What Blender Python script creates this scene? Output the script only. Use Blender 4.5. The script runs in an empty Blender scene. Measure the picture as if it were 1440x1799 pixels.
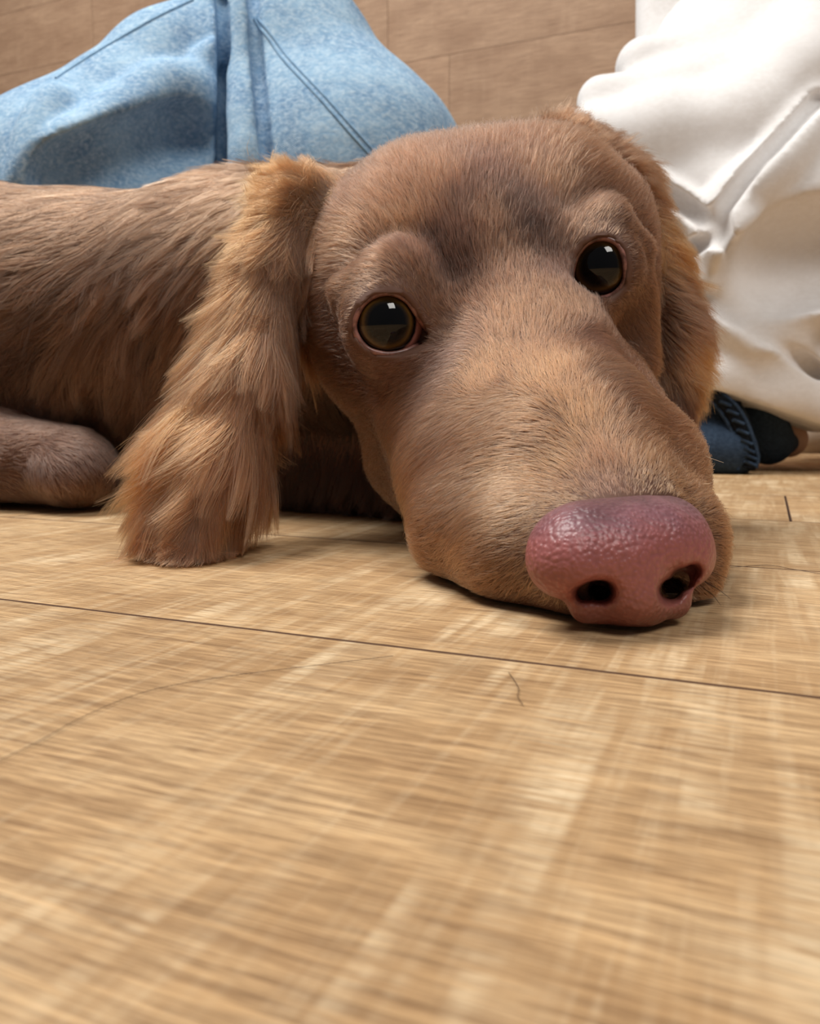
import bpy, math, random
import numpy as np
from mathutils import Vector, Matrix
from mathutils.bvhtree import BVHTree
from mathutils.kdtree import KDTree

FUR = 1.0            # share of the hairs that is built
rng = np.random.default_rng(7)
random.seed(7)
sc = bpy.context.scene

# ------------------------------------------------------------------ camera
F = 1457.0
CAM_H = 0.045
TH = math.atan(174.5 / F)
cam_d = bpy.data.cameras.new('camera')
cam = bpy.data.objects.new('camera', cam_d)
sc.collection.objects.link(cam)
cam.location = (0, 0, CAM_H)
cam.rotation_euler = (math.pi / 2 - TH, 0, 0)
cam_d.sensor_fit = 'VERTICAL'
cam_d.sensor_height = 36.0
cam_d.lens = F / 1799 * 36.0
cam_d.clip_start = 0.01
cam_d.dof.use_dof = True
cam_d.dof.focus_distance = 0.215
cam_d.dof.aperture_fstop = 28.0
sc.camera = cam

# ------------------------------------------------------------------ world, lamps, exposure
w = bpy.data.worlds.new('world'); sc.world = w
w.use_nodes = True
w.node_tree.nodes['Background'].inputs[0].default_value = (0.93, 0.96, 1.0, 1)
w.node_tree.nodes['Background'].inputs[1].default_value = 0.11

def area(name, loc, target, size, size_y, power, col):
    d = bpy.data.lights.new(name, 'AREA'); d.shape = 'RECTANGLE'
    d.size = size; d.size_y = size_y; d.energy = power; d.color = col
    o = bpy.data.objects.new(name, d); sc.collection.objects.link(o)
    o.location = loc
    o.rotation_euler = (Vector(target) - Vector(loc)).to_track_quat('-Z', 'Y').to_euler()
    return o
area('ceiling_or_fill_lamp', (-0.80, 0.50, 2.05), (0.0, 0.35, 0), 0.8, 1.1, 58, (1.0, 0.965, 0.91))
area('ceiling_or_fill_lamp', (0.75, -1.15, 2.2), (0.0, 0.3, 0), 0.8, 0.8, 32, (1.0, 0.96, 0.9))  # added front fill, no lamp known there; lifts trousers and coat
sc.view_settings.view_transform = 'Standard'
sc.view_settings.look = 'None'
sc.view_settings.gamma = 1.0
sc.view_settings.use_curve_mapping = False
sc.view_settings.exposure = 0.0

# ------------------------------------------------------------------ helpers
CT, ST = math.cos(TH), math.sin(TH)
CAMP = np.array([0, 0, CAM_H])
def P(x, y, d):                       # measured point: picture position and distance along the lens axis
    r = (x - 720) / F * d; u = (899.5 - y) / F * d
    return np.array([r, d * CT + u * ST, CAM_H - d * ST + u * CT])
def px2m(r, d): return r * d / F
def proj(p):                          # world points -> picture x, y, distance
    q = np.asarray(p) - CAMP
    d = q[..., 1] * CT - q[..., 2] * ST
    u = q[..., 1] * ST + q[..., 2] * CT
    return 720 + F * q[..., 0] / d, 899.5 - F * u / d, d
def floor_pt(x, y):
    r = P(x, y, 1.0) - CAMP
    t = CAM_H / -r[2]
    return CAMP + r * t

def s2l(c):
    return tuple(((v / 255) / 12.92 if v / 255 <= 0.04045 else ((v / 255 + 0.055) / 1.055) ** 2.4) for v in c)
def C4(*c): return s2l(c) + (1.0,)

def mesh_obj(name, verts, faces, mat=None, parent=None, smooth=True):
    me = bpy.data.meshes.new(name)
    verts = np.asarray(verts, dtype=np.float32)
    if isinstance(faces, np.ndarray):
        n, k = faces.shape
        me.vertices.add(len(verts)); me.vertices.foreach_set('co', verts.ravel())
        me.loops.add(n * k); me.loops.foreach_set('vertex_index', faces.astype(np.int32).ravel())
        me.polygons.add(n)
        me.polygons.foreach_set('loop_start', np.arange(0, n * k, k, dtype=np.int32))
        me.polygons.foreach_set('loop_total', np.full(n, k, dtype=np.int32))
        me.update(calc_edges=True)
    else:
        me.from_pydata([tuple(v) for v in verts.tolist()], [], faces)
    if smooth: me.shade_smooth()
    if mat: me.materials.append(mat)
    o = bpy.data.objects.new(name, me); sc.collection.objects.link(o)
    if parent: o.parent = parent
    return o

def thing(name, label, cat, group=None):
    o = bpy.data.objects.new(name, None); sc.collection.objects.link(o)
    o['label'] = label; o['category'] = cat
    if group: o['group'] = group
    return o

# ---- material helpers
def new_mat(name):
    m = bpy.data.materials.new(name); m.use_nodes = True
    nt = m.node_tree
    return m, nt, nt.nodes['Principled BSDF']
def N(nt, t, **kw):
    n = nt.nodes.new(t)
    for k, v in kw.items():
        if k.startswith('i_'):
            key = k[2:]; key = int(key) if key.isdigit() else key.replace('_', ' ')
            n.inputs[key].default_value = v
        else: setattr(n, k, v)
    return n
def ramp(nt, src, stops, interp='LINEAR'):
    r = nt.nodes.new('ShaderNodeValToRGB'); cr = r.color_ramp; cr.interpolation = interp
    while len(cr.elements) < len(stops): cr.elements.new(0.5)
    for e, (p, c) in zip(cr.elements, stops):
        e.position = p; e.color = c if len(c) == 4 else (*c, 1)
    nt.links.new(src, r.inputs[0]); return r.outputs[0]
def mapping(nt, src, scale=(1, 1, 1), loc=(0, 0, 0), rot=(0, 0, 0)):
    m = nt.nodes.new('ShaderNodeMapping')
    m.inputs['Scale'].default_value = scale; m.inputs['Location'].default_value = loc; m.inputs['Rotation'].default_value = rot
    nt.links.new(src, m.inputs[0]); return m.outputs[0]
def noise(nt, vec, scale, detail=4, rough=0.55, dist=0.0):
    n = nt.nodes.new('ShaderNodeTexNoise')
    n.inputs['Scale'].default_value = scale; n.inputs['Detail'].default_value = detail
    n.inputs['Roughness'].default_value = rough; n.inputs['Distortion'].default_value = dist
    nt.links.new(vec, n.inputs['Vector']); return n.outputs['Fac']
def mix(nt, fac, a, b, mode='MIX'):
    m = nt.nodes.new('ShaderNodeMix'); m.data_type = 'RGBA'; m.blend_type = mode
    for s, i in ((fac, 0), (a, 6), (b, 7)):
        if hasattr(s, 'links'): nt.links.new(s, m.inputs[i])
        else: m.inputs[i].default_value = s
    return m.outputs[2]
def mth(nt, op, a, b=None, clamp=False):
    m = nt.nodes.new('ShaderNodeMath'); m.operation = op; m.use_clamp = clamp
    for s, i in ((a, 0), (b, 1)):
        if s is None: continue
        if hasattr(s, 'links'): nt.links.new(s, m.inputs[i])
        else: m.inputs[i].default_value = s
    return m.outputs[0]
def bump(nt, bs, h, strength, dist):
    b = nt.nodes.new('ShaderNodeBump'); b.inputs['Strength'].default_value = strength; b.inputs['Distance'].default_value = dist
    nt.links.new(h, b.inputs['Height']); nt.links.new(b.outputs[0], bs.inputs['Normal'])

# ---- signed distance modelling
def roundcone(a, b, r1, r2):
    a = np.asarray(a, float); b = np.asarray(b, float)
    def fn(X):
        ba = b - a; l2 = ba @ ba + 1e-12; rr = r1 - r2; a2 = max(l2 - rr * rr, 1e-12); il2 = 1 / l2
        pa = X - a; y = pa @ ba; z = y - l2
        q = pa * l2 - ba * y[..., None]
        x2 = np.einsum('...i,...i->...', q, q)
        y2 = y * y * l2; z2 = z * z * l2
        k = np.sign(rr) * rr * rr * x2
        out = (np.sqrt(x2 * a2 * il2) + y * rr) * il2 - r1
        c1 = np.sign(z) * a2 * z2 > k
        c2 = (~c1) & (np.sign(y) * a2 * y2 < k)
        out = np.where(c1, np.sqrt(x2 + z2) * il2 - r2, out)
        out = np.where(c2, np.sqrt(x2 + y2) * il2 - r1, out)
        return out
    lo = np.minimum(a - r1, b - r2); hi = np.maximum(a + r1, b + r2)
    return fn, lo, hi
def ellipsoid(c, rad, axes=None):
    c = np.asarray(c, float); rad = np.asarray(rad, float); A = np.eye(3) if axes is None else np.asarray(axes, float)
    def fn(X):
        q = (X - c) @ A.T
        k0 = np.linalg.norm(q / rad, axis=-1); k1 = np.linalg.norm(q / rad ** 2, axis=-1) + 1e-9
        return k0 * (k0 - 1) / k1
    m = rad.max()
    return fn, c - m, c + m
def frame(fwd, up):
    f = np.asarray(fwd, float); f /= np.linalg.norm(f)
    s = np.cross(f, up); s /= np.linalg.norm(s)
    return np.array([s, f, np.cross(s, f)])
class Field:
    def __init__(s, lo, hi, h):
        s.lo = np.asarray(lo, float); s.h = h
        s.n = np.ceil((np.asarray(hi) - s.lo) / h).astype(int) + 1
        s.v = np.full(s.n, 0.05, np.float32); s.prims = []
    def win(s, lo, hi, m):
        i0 = np.clip(np.floor((lo - m - s.lo) / s.h).astype(int), 0, s.n)
        i1 = np.clip(np.ceil((hi + m - s.lo) / s.h).astype(int) + 1, 0, s.n)
        return tuple(slice(a, b) for a, b in zip(i0, i1)), i0, i1
    def pts(s, i0, i1):
        g = [s.lo[k] + s.h * np.arange(i0[k], i1[k]) for k in range(3)]
        return np.stack(np.meshgrid(*g, indexing='ij'), -1)
    def add(s, prim, k=0.01, tag='x'):
        fn, lo, hi = prim; s.prims.append((tag, prim))
        w, i0, i1 = s.win(lo, hi, k + 3 * s.h)
        if (i1 <= i0).any(): return
        d = fn(s.pts(i0, i1)); a = s.v[w]
        hh = np.maximum(k - np.abs(a - d), 0) / k
        s.v[w] = np.minimum(a, d) - hh * hh * k * 0.25
    def sub(s, prim, k=0.002):
        fn, lo, hi = prim
        w, i0, i1 = s.win(lo, hi, k + 3 * s.h)
        if (i1 <= i0).any(): return
        d = -fn(s.pts(i0, i1)); a = s.v[w]
        hh = np.maximum(k - np.abs(a - d), 0) / k
        s.v[w] = np.maximum(a, d) + hh * hh * k * 0.25
    def displace(s, fn):
        sl = np.abs(s.v) < 0.012
        idx = np.argwhere(sl); X = s.lo + idx * s.h
        s.v[sl] += fn(X).astype(np.float32)
    def floor_cut(s, z=0.0008):
        zz = z - (s.lo[2] + s.h * np.arange(s.n[2]))
        s.v = np.maximum(s.v, zz[None, None, :].astype(np.float32))
    def mesh(s):
        import openvdb
        v = s.v.copy()
        v[0] = v[-1] = 0.05; v[:, 0] = v[:, -1] = 0.05; v[:, :, 0] = v[:, :, -1] = 0.05
        g = openvdb.FloatGrid(0.05); g.copyFromArray(v)
        p, q = g.convertToQuads(0.0)
        return np.asarray(p) * s.h + s.lo, np.asarray(q).astype(np.int32)
def fnoise(X, freq, seed=0):          # cheap smooth noise from sines
    r = np.random.default_rng(seed); o = np.zeros(len(X))
    for i in range(7):
        d = r.normal(size=3); d /= np.linalg.norm(d)
        o += np.sin(X @ d * freq * (0.6 + r.random()) + r.random() * 6.28 + 1.7 * np.sin(X @ r.normal(size=3) * freq * 0.5))
    return o / 5
def tube(name, pts, rad, mat, parent=None, seg=8, close=False):
    pts = np.asarray(pts, float); n = len(pts)
    rad = np.broadcast_to(np.asarray(rad, float), (n,))
    if close: tg = np.roll(pts, -1, 0) - np.roll(pts, 1, 0)
    else: tg = np.gradient(pts, axis=0)
    tg /= np.linalg.norm(tg, axis=1)[:, None] + 1e-12
    up = np.array([0.13, -0.4, 0.9]); vs = []
    for i in range(n):
        a = np.cross(tg[i], up); a /= np.linalg.norm(a) + 1e-12; b = np.cross(tg[i], a)
        for j in range(seg):
            t = 2 * math.pi * j / seg
            vs.append(pts[i] + rad[i] * (math.cos(t) * a + math.sin(t) * b))
    fs = []
    for i in range(n if close else n - 1):
        for j in range(seg):
            i2 = (i + 1) % n; j2 = (j + 1) % seg
            fs.append((i * seg + j, i2 * seg + j, i2 * seg + j2, i * seg + j2))
    if not close:
        fs.append(tuple(range(seg))[::-1]); fs.append(tuple((n - 1) * seg + j for j in range(seg)))
    return mesh_obj(name, vs, fs, mat, parent)
def spline(ctrl, n, close=False):     # Catmull-Rom through control points
    c = np.asarray(ctrl, float); m = len(c); out = []
    T = np.linspace(0, m if close else m - 1, n, endpoint=not close)
    for t in T:
        i = int(t) if close else min(int(t), m - 2); u = t - i
        g = (lambda k: c[k % m]) if close else (lambda k: c[min(max(k, 0), m - 1)])
        a, b, d, e = g(i - 1), g(i), g(i + 1), g(i + 2)
        out.append(0.5 * ((2 * b) + (d - a) * u + (2 * a - 5 * b + 4 * d - e) * u * u + (3 * b - a - 3 * d + e) * u ** 3))
    return np.array(out)

# ------------------------------------------------------------------ floor and wall of wood-look planks
E1 = np.array([0.920, -0.392, 0]); E2 = np.array([0.392, 0.920, 0]); EZ = np.array([0, 0, 1.0])
def wood(name, cols, streak, marks, rough, scl=1.0, gloss=0.35):
    m, nt, bs = new_mat(name)
    tc = nt.nodes.new('ShaderNodeTexCoord'); oi = nt.nodes.new('ShaderNodeObjectInfo')
    off = nt.nodes.new('ShaderNodeVectorMath'); off.operation = 'MULTIPLY_ADD'
    cmb = nt.nodes.new('ShaderNodeCombineXYZ')
    for i in range(3): nt.links.new(mth(nt, 'MULTIPLY', oi.outputs['Random'], (37.0, 11.0, 5.0)[i]), cmb.inputs[i])
    nt.links.new(tc.outputs['Object'], off.inputs[0]); off.inputs[1].default_value = (1, 1, 1); nt.links.new(cmb.outputs[0], off.inputs[2])
    v = off.outputs[0]
    # slow wander of the grain
    wn = nt.nodes.new('ShaderNodeTexNoise'); wn.inputs['Scale'].default_value = 9 * scl; nt.links.new(v, wn.inputs['Vector'])
    wv = nt.nodes.new('ShaderNodeVectorMath'); wv.operation = 'MULTIPLY_ADD'
    nt.links.new(wn.outputs['Color'], wv.inputs[0]); wv.inputs[1].default_value = (0, 0.004, 0); nt.links.new(v, wv.inputs[2])
    g = wv.outputs[0]
    broad = noise(nt, mapping(nt, g, (1, 2.6, 1)), 14 * scl, 3, 0.5)
    base = ramp(nt, broad, [(0.3, C4(*cols[0])), (0.5, C4(*cols[1])), (0.7, C4(*cols[2]))])
    f1 = noise(nt, mapping(nt, g, (7, 190, 7)), 5 * scl, 5, 0.65)
    f2 = noise(nt, mapping(nt, g, (12, 480, 12)), 4.5 * scl, 4, 0.6)
    f3 = noise(nt, mapping(nt, g, (5, 60, 5)), 5 * scl, 4, 0.6, 0.4)
    s1 = ramp(nt, f1, [(0.47, (0, 0, 0)), (0.62, (1, 1, 1))])
    s2 = ramp(nt, f2, [(0.46, (0, 0, 0)), (0.58, (1, 1, 1))])
    s3 = ramp(nt, f3, [(0.50, (0, 0, 0)), (0.68, (1, 1, 1))])
    c = mix(nt, mth(nt, 'MULTIPLY', s3, streak * 0.75), base, C4(*cols[3]))
    c = mix(nt, mth(nt, 'MULTIPLY', s1, streak), c, C4(*cols[3]))
    c = mix(nt, mth(nt, 'MULTIPLY', s2, streak * 0.8), c, C4(*cols[4]))
    # pale saw marks across the grain
    d1 = noise(nt, mapping(nt, v, (62, 5, 9), rot=(0, 0, 0.05)), 1.0 * scl, 3, 0.6)
    d2 = noise(nt, mapping(nt, v, (16, 12, 9)), 1.3 * scl, 3, 0.6)
    mk = mth(nt, 'MULTIPLY', ramp(nt, d1, [(0.49, (0, 0, 0)), (0.63, (1, 1, 1))]), ramp(nt, d2, [(0.36, (0, 0, 0)), (0.66, (1, 1, 1))]))
    d3 = noise(nt, mapping(nt, v, (150, 7, 9), rot=(0, 0, 0.03)), 1.0 * scl, 3, 0.6)
    mk3 = mth(nt, 'MULTIPLY', ramp(nt, d3, [(0.50, (0, 0, 0)), (0.64, (1, 1, 1))]), mth(nt, 'SUBTRACT', 1.0, d2))
    mk = mth(nt, 'MAXIMUM', mk, mth(nt, 'MULTIPLY', mk3, 0.6))
    lt = noise(nt, mapping(nt, g, (20, 260, 20)), 4 * scl, 3, 0.6)
    mk = mth(nt, 'MULTIPLY', mk, ramp(nt, lt, [(0.36, (.05, .05, .05)), (0.62, (1, 1, 1))]))
    c = mix(nt, mth(nt, 'MULTIPLY', mk, marks, True), c, C4(*cols[5]))
    hs = nt.nodes.new('ShaderNodeHueSaturation'); nt.links.new(c, hs.inputs['Color'])
    nt.links.new(mth(nt, 'ADD', 0.93, mth(nt, 'MULTIPLY', oi.outputs['Random'], 0.14)), hs.inputs['Value'])
    nt.links.new(hs.outputs[0], bs.inputs['Base Color'])
    bs.inputs['Roughness'].default_value = rough
    bs.inputs['Specular IOR Level'].default_value = gloss
    bump(nt, bs, mth(nt, 'SUBTRACT', mth(nt, 'MULTIPLY', mk, 0.6), mth(nt, 'ADD', s1, s2)), 0.25, 0.0002)
    return m
M_floor = wood('vinyl_plank', [(186, 150, 108), (206, 170, 126), (220, 186, 142), (124, 92, 62), (102, 76, 52), (238, 216, 180)], 0.66, 0.9, 0.6, 1.9, gloss=0.18)
M_wall = wood('wall_plank', [(160, 130, 106), (172, 142, 117), (184, 154, 128), (134, 106, 86), (124, 98, 80), (196, 168, 142)], 0.5, 0.3, 0.6, 0.9, gloss=0.2)
M_gap, _nt, _b = new_mat('dark_joint'); _b.inputs['Base Color'].default_value = C4(88, 60, 42); _b.inputs['Roughness'].default_value = 0.9

def plank_mesh(L, W, T, bev, name):
    x0, x1, y0, y1 = -L / 2, L / 2, -W / 2, W / 2
    b = bev
    vs = [(x0, y0, -T), (x1, y0, -T), (x1, y1, -T), (x0, y1, -T),
          (x0, y0, -b), (x1, y0, -b), (x1, y1, -b), (x0, y1, -b),
          (x0 + b, y0 + b, 0), (x1 - b, y0 + b, 0), (x1 - b, y1 - b, 0), (x0 + b, y1 - b, 0)]
    fs = [(3, 2, 1, 0), (8, 9, 10, 11)]
    for i in range(4):
        j = (i + 1) % 4
        fs += [(i, j, 4 + j, 4 + i), (4 + i, 4 + j, 8 + j, 8 + i)]
    me = bpy.data.meshes.new(name); me.from_pydata(vs, [], fs)
    return me

PW, PL, GAP = 0.1170, 0.92, 0.00036
def struct(name, verts, faces, mat):
    o = mesh_obj(name, verts, faces, mat, smooth=False); o['kind'] = 'structure'; return o
def quad(o, a, b):
    o, a, b = map(np.asarray, (o, a, b)); return [o, o + a, o + a + b, o + b]
def slab(o, a, b, n):
    q = quad(o, a, b) + [p - n for p in quad(o, a, b)]
    return q, [(0, 1, 2, 3), (7, 6, 5, 4), (0, 4, 5, 1), (1, 5, 6, 2), (2, 6, 7, 3), (3, 7, 4, 0)]
WALL_D = 1.345
FT = 0.0025
v, f = slab(-2.5 * E1 - 0.45 * E2 - EZ * FT, 5.0 * E1, (WALL_D + 0.45) * E2, EZ * 0.02)
floor = struct('floor', v, f, M_gap)
floor['label'] = 'light oak plank floor with pale cross-grain saw marks'
pm = plank_mesh(PL - GAP, PW - GAP, FT, 0.0004, 'plank'); pm.materials.append(M_floor); pm.materials.append(M_gap)
T0 = 0.1428                       # first joint, measured
jx = floor_pt(1376, 860) @ E1
R3 = np.array([E1, E2, EZ]).T
def put(me, name, parent, M, mat=None):
    o = bpy.data.objects.new(name, me); sc.collection.objects.link(o); o.parent = parent; o.matrix_world = M; return o
for r in range(-4, 11):
    t0 = T0 + (r - 1) * PW; tc_ = t0 + PW / 2
    if t0 + PW > WALL_D + 0.0: continue
    if r == 3: sh = jx
    else: sh = (0.20 + 0.37 * ((r * 7) % 5)) - 0.15
    if r in (0, 1): sh = (-0.52, 0.0, )[0] + 0.03 * r
    if r == 2: sh = 0.62
    k0 = int(math.floor((-2.4 - sh) / PL)) + 1
    for k in range(k0 - 1, k0 + 5):
        xc = sh + (k + 0.5) * PL
        p = E1 * xc + E2 * tc_
        M = Matrix([[*R3[0], p[0]], [*R3[1], p[1]], [*R3[2], p[2]], [0, 0, 0, 1]])
        put(pm, 'plank', floor, M)
# wall: same boards standing up, behind everybody
v, f = slab(-2.5 * E1 + E2 * (WALL_D + FT), 5.0 * E1, EZ * 1.5, -E2 * 0.03)
wall = struct('wall_back', v, f, M_gap)
wall['label'] = 'brown wood-look plank wall behind the dog and the two people'
wm = plank_mesh(PL - .0003, PW - .0003, FT, 0.0002, 'wall_plank'); wm.materials.append(M_wall); wm.materials.append(M_gap)
for me_ in (pm, wm):
    for i_, p_ in enumerate(me_.polygons):
        if i_ >= 2: p_.material_index = 1
RW = np.array([E1, EZ, -E2]).T
zA = CAM_H + WALL_D * 2.545 * 0.204
ray = P(681, 60, 1.0) - CAMP; tj = WALL_D / (ray @ E2); jA = (ray * tj) @ E1
for r in range(-7, 8):
    z0 = zA + r * PW
    if z0 < -0.001 - PW or z0 + PW > 1.5: continue
    sh = jA if r == -1 else jA + (0.31, 0.55, 0.12, 0.74)[r % 4] * PL
    k0 = int(math.floor((-2.4 - sh) / PL)) + 1
    for k in range(k0 - 1, k0 + 5):
        xc = sh + (k + 0.5) * PL
        zz = z0 + PW / 2
        if z0 < -PW * .95: continue
        p = E1 * xc + E2 * (WALL_D) + EZ * zz
        put(wm, 'plank', wall, Matrix([[*RW[0], p[0]], [*RW[1], p[1]], [*RW[2], p[2]], [0, 0, 0, 1]]))

# ------------------------------------------------------------------ the dog
dog = thing('dog', 'brown long-haired dog lying with its chin flat on the plank floor, looking up', 'dog')
def rc(F_, pts, k, tag):              # chain of round cones through (x, y, d, radius in metres)
    for a, b in zip(pts[:-1], pts[1:]):
        F_.add(roundcone(P(*a[:3]), P(*b[:3]), a[3], b[3]), k, tag)
D = Field((-0.47, 0.145, -0.003), (0.125, 0.62, 0.205), 0.0017)
# torso, rump, tail
D.add(roundcone(P(400, 590, .435), P(-60, 590, .47), .070, .079), .02, 'body')
D.add(roundcone(P(-60, 590, .47), P(-430, 610, .50), .079, .070), .02, 'body')
D.add(ellipsoid(P(-260, 640, .45), (.05, .04, .05)), .03, 'body')
# neck
D.add(roundcone(P(760, 500, .335), P(470, 560, .42), .044, .066), .03, 'body')
D.add(roundcone(P(790, 640, .350), P(520, 650, .45), .028, .045), .03, 'body')
D.add(roundcone(P(765, 860, .348), P(560, 835, .41), .014, .030), .02, 'body')
D.add(roundcone(P(560, 835, .41), P(400, 760, .44), .030, .045), .02, 'body')
# forelegs: folded, paw on the floor
rc(D, [(-220, 790, .41, .024), (-40, 798, .395, .0215), (120, 818, .385, .0180)], .008, 'paw')
D.add(ellipsoid(P(135, 828, .380), (.017, .02, .0145)), .008, 'paw')
# skull
D.add(ellipsoid(P(838, 492, .318), (.0555, .056, .0475)), .02, 'head')
D.add(ellipsoid(P(722, 590, .300), (.0355, .036, .034)), .02, 'head')        # cheek on the left
D.add(ellipsoid(P(1040, 560, .318), (.022, .034, .036)), .02, 'head')      # cheek on the right
D.add(roundcone(P(735, 425, .297), P(650, 465, .308), .0185, .0175), .030, 'head')   # brows
D.add(roundcone(P(962, 350, .304), P(1040, 385, .314), .018, .016), .026, 'head')
# muzzle
rc(D, [(875, 540, .290, .0320), (930, 640, .268, .0245), (1010, 775, .230, .0205), (1080, 925, .1965, .0170)], .012, 'head')
rc(D, [(765, 650, .290, .0275), (842, 838, .245, .0200), (880, 900, .225, .0180)], .012, 'head')
rc(D, [(818, 930, .226, .0150), (930, 965, .203, .0152), (1045, 985, .1865, .0128), (1105, 1020, .1790, .0085)], .008, 'head')   # left lip
rc(D, [(1050, 700, .275, .018), (1120, 830, .234, .0160), (1178, 950, .2050, .0108), (1194, 1010, .1990, .0080)], .010, 'head')  # right lip
D.add(roundcone(P(1100, 1040, .180), P(860, 930, .25), .0060, .016), .006, 'head')                                   # chin
D.add(roundcone(P(860, 930, .25), P(740, 800, .31), .014, .02), .015, 'head')
D.add(roundcone(P(850, 700, .262), P(960, 830, .222), .0170, .0165), .014, 'head')
D.sub(roundcone(P(1184, 1038, .165), P(1180, 1030, .200), .0036, .0028), .001)
D.sub(roundcone(P(1062, 1042, .158), P(1052, 1036, .190), .0032, .0026), .001)
# eyes
EYES = [dict(c=P(677, 571, .2580), r=.0116, poly=[(622, 577), (633, 541), (655, 521), (684, 515), (712, 526), (732, 552), (754, 593), (732, 608), (705, 619), (674, 622), (642, 610)]),
        dict(c=P(1053, 473, .2750), r=.0118, poly=[(1004, 492), (1011, 455), (1032, 427), (1062, 419), (1087, 432), (1098, 465), (1095, 497), (1074, 519), (1045, 524), (1018, 514)])]
for e in EYES:
    c, r = e['c'], e['r']
    D.add(ellipsoid(c, (r + .0026,) * 3), .011, 'head')
D.add(roundcone(P(612, 512, .265), P(695, 488, .2590), .0045, .0060), .012, 'head')   # upper lid fold, left
D.add(roundcone(P(695, 488, .2590), P(750, 548, .2600), .0060, .0045), .012, 'head')
D.add(roundcone(P(1000, 430, .272), P(1065, 392, .274), .0045, .0050), .008, 'head')
D.add(roundcone(P(1065, 392, .274), P(1120, 440, .284), .0050, .0045), .008, 'head')
D.add(roundcone(P(1112, 520, .285), P(1125, 640, .290), .0060, .0060), .010, 'head')
# furrow between the brows
# ears: fur-covered flaps
L1 = [(518, 362, .300, .0085), (482, 450, .292, .009), (425, 600, .280, .0080), (365, 735, .268, .0075), (305, 900, .256, .0060)]
L2 = [(530, 365, .300, .009), (478, 480, .292, .009), (450, 620, .276, .0080), (400, 760, .264, .0075), (345, 925, .252, .0060)]
L3 = [(545, 385, .306, .009), (490, 500, .298, .0080), (455, 640, .288, .0075), (425, 780, .274, .0068), (375, 930, .258, .0050)]
for Lc in (L1, L2, L3): rc(D, Lc, .0035, 'earL')
D.add(roundcone(P(508, 330, .304), P(565, 355, .304), .005, .009), .010, 'earL')
R1 = [(985, 268, .330, .010), (1085, 330, .330, .0100), (1140, 450, .330, .0095), (1175, 580, .326, .0095), (1165, 720, .318, .0080)]
R2 = [(1020, 280, .335, .010), (1100, 400, .335, .0100), (1140, 540, .332, .0100), (1160, 660, .326, .0100), (1175, 780, .318, .0060)]
for Rc in (R1, R2): rc(D, Rc, .0035, 'earR')

def poly_sdf(pts, X):                 # signed distance to a closed polygon, in pixels
    pts = np.asarray(pts, float); n = len(pts); d = np.full(len(X), 1e9); s = np.ones(len(X))
    for i in range(n):
        a, b = pts[i], pts[(i + 1) % n]; e = b - a; w_ = X - a
        t = np.clip(w_ @ e / (e @ e), 0, 1); d = np.minimum(d, ((w_ - e * t[:, None]) ** 2).sum(1))
        c1 = X[:, 1] >= a[1]; c2 = X[:, 1] < b[1]; c3 = e[0] * w_[:, 1] > e[1] * w_[:, 0]
        s = np.where((c1 & c2 & c3) | (~c1 & ~c2 & ~c3), -s, s)
    return np.sqrt(d) * s
for e in EYES:
    e['loop'] = spline(e['poly'], 64, True)
    c, r = e['c'], e['r']
    _, _, dc = proj(c)
    def fn(X, e=e, dc=dc):
        sh = X.shape[:-1]; Y = X.reshape(-1, 3); x, y, d = proj(Y)
        q = poly_sdf(e['loop'][::2], np.stack([x, y], 1)) * d / F
        q = np.maximum(q, d - dc)     # stops half way into the head
        return q.reshape(sh)
    D.sub((fn, c - .014, c + .014), .0012)
D.floor_cut()
dv, dq = D.mesh()
M_skin, _nt, _b = new_mat('brown_skin')
_b.inputs['Base Color'].default_value = C4(92, 60, 45); _b.inputs['Roughness'].default_value = 0.7
body = mesh_obj('body', dv, dq, M_skin, dog)
bvh = BVHTree.FromPolygons(dv.tolist(), dq.tolist())
def hit(x, y, tree=None):
    r = P(x, y, 1.0) - CAMP
    h = (tree or bvh).ray_cast(Vector(CAMP), Vector(r).normalized(), 3.0)
    return (np.array(h[0]), np.array(h[1])) if h[0] is not None else (None, None)
print('dog mesh', len(dv), len(dq))

# ---- eyes
def eye_mat():
    m, nt, bs = new_mat('dark_amber_eye')
    tc = nt.nodes.new('ShaderNodeTexCoord'); sp = nt.nodes.new('ShaderNodeSeparateXYZ')
    nt.links.new(tc.outputs['Object'], sp.inputs[0])
    rad = mth(nt, 'SQRT', mth(nt, 'ADD', mth(nt, 'POWER', sp.outputs[0], 2), mth(nt, 'POWER', sp.outputs[1], 2)))
    n1 = noise(nt, mapping(nt, tc.outputs['Object'], (300, 300, 40)), 1.2, 3)
    rr = mth(nt, 'ADD', mth(nt, 'DIVIDE', rad, 0.0118), mth(nt, 'MULTIPLY', mth(nt, 'SUBTRACT', n1, 0.5), 0.06))
    c = ramp(nt, rr, [(0.0, C4(5, 5, 7)), (0.46, C4(10, 9, 10)), (0.54, C4(40, 29, 15)), (0.62, C4(84, 60, 26)), (0.67, C4(50, 33, 15)), (0.72, C4(10, 6, 5)), (0.75, C4(16, 9, 8)), (0.80, C4(176, 118, 110))])
    nt.links.new(c, bs.inputs['Base Color'])
    bs.inputs['Roughness'].default_value = 0.03; bs.inputs['IOR'].default_value = 1.38
    bs.inputs['Coat Weight'].default_value = 0.0; bs.inputs['Coat Roughness'].default_value = 0.02
    return m
M_eye = eye_mat()
M_lid, _nt, _b = new_mat('pink_brown_lid')
_tc = _nt.nodes.new('ShaderNodeTexCoord')
_nt.links.new(ramp(_nt, noise(_nt, _tc.outputs['Object'], 400, 3), [(0.35, C4(84, 52, 44)), (0.65, C4(150, 102, 92))]), _b.inputs['Base Color'])
_b.inputs['Roughness'].default_value = 0.35
import bmesh
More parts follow.
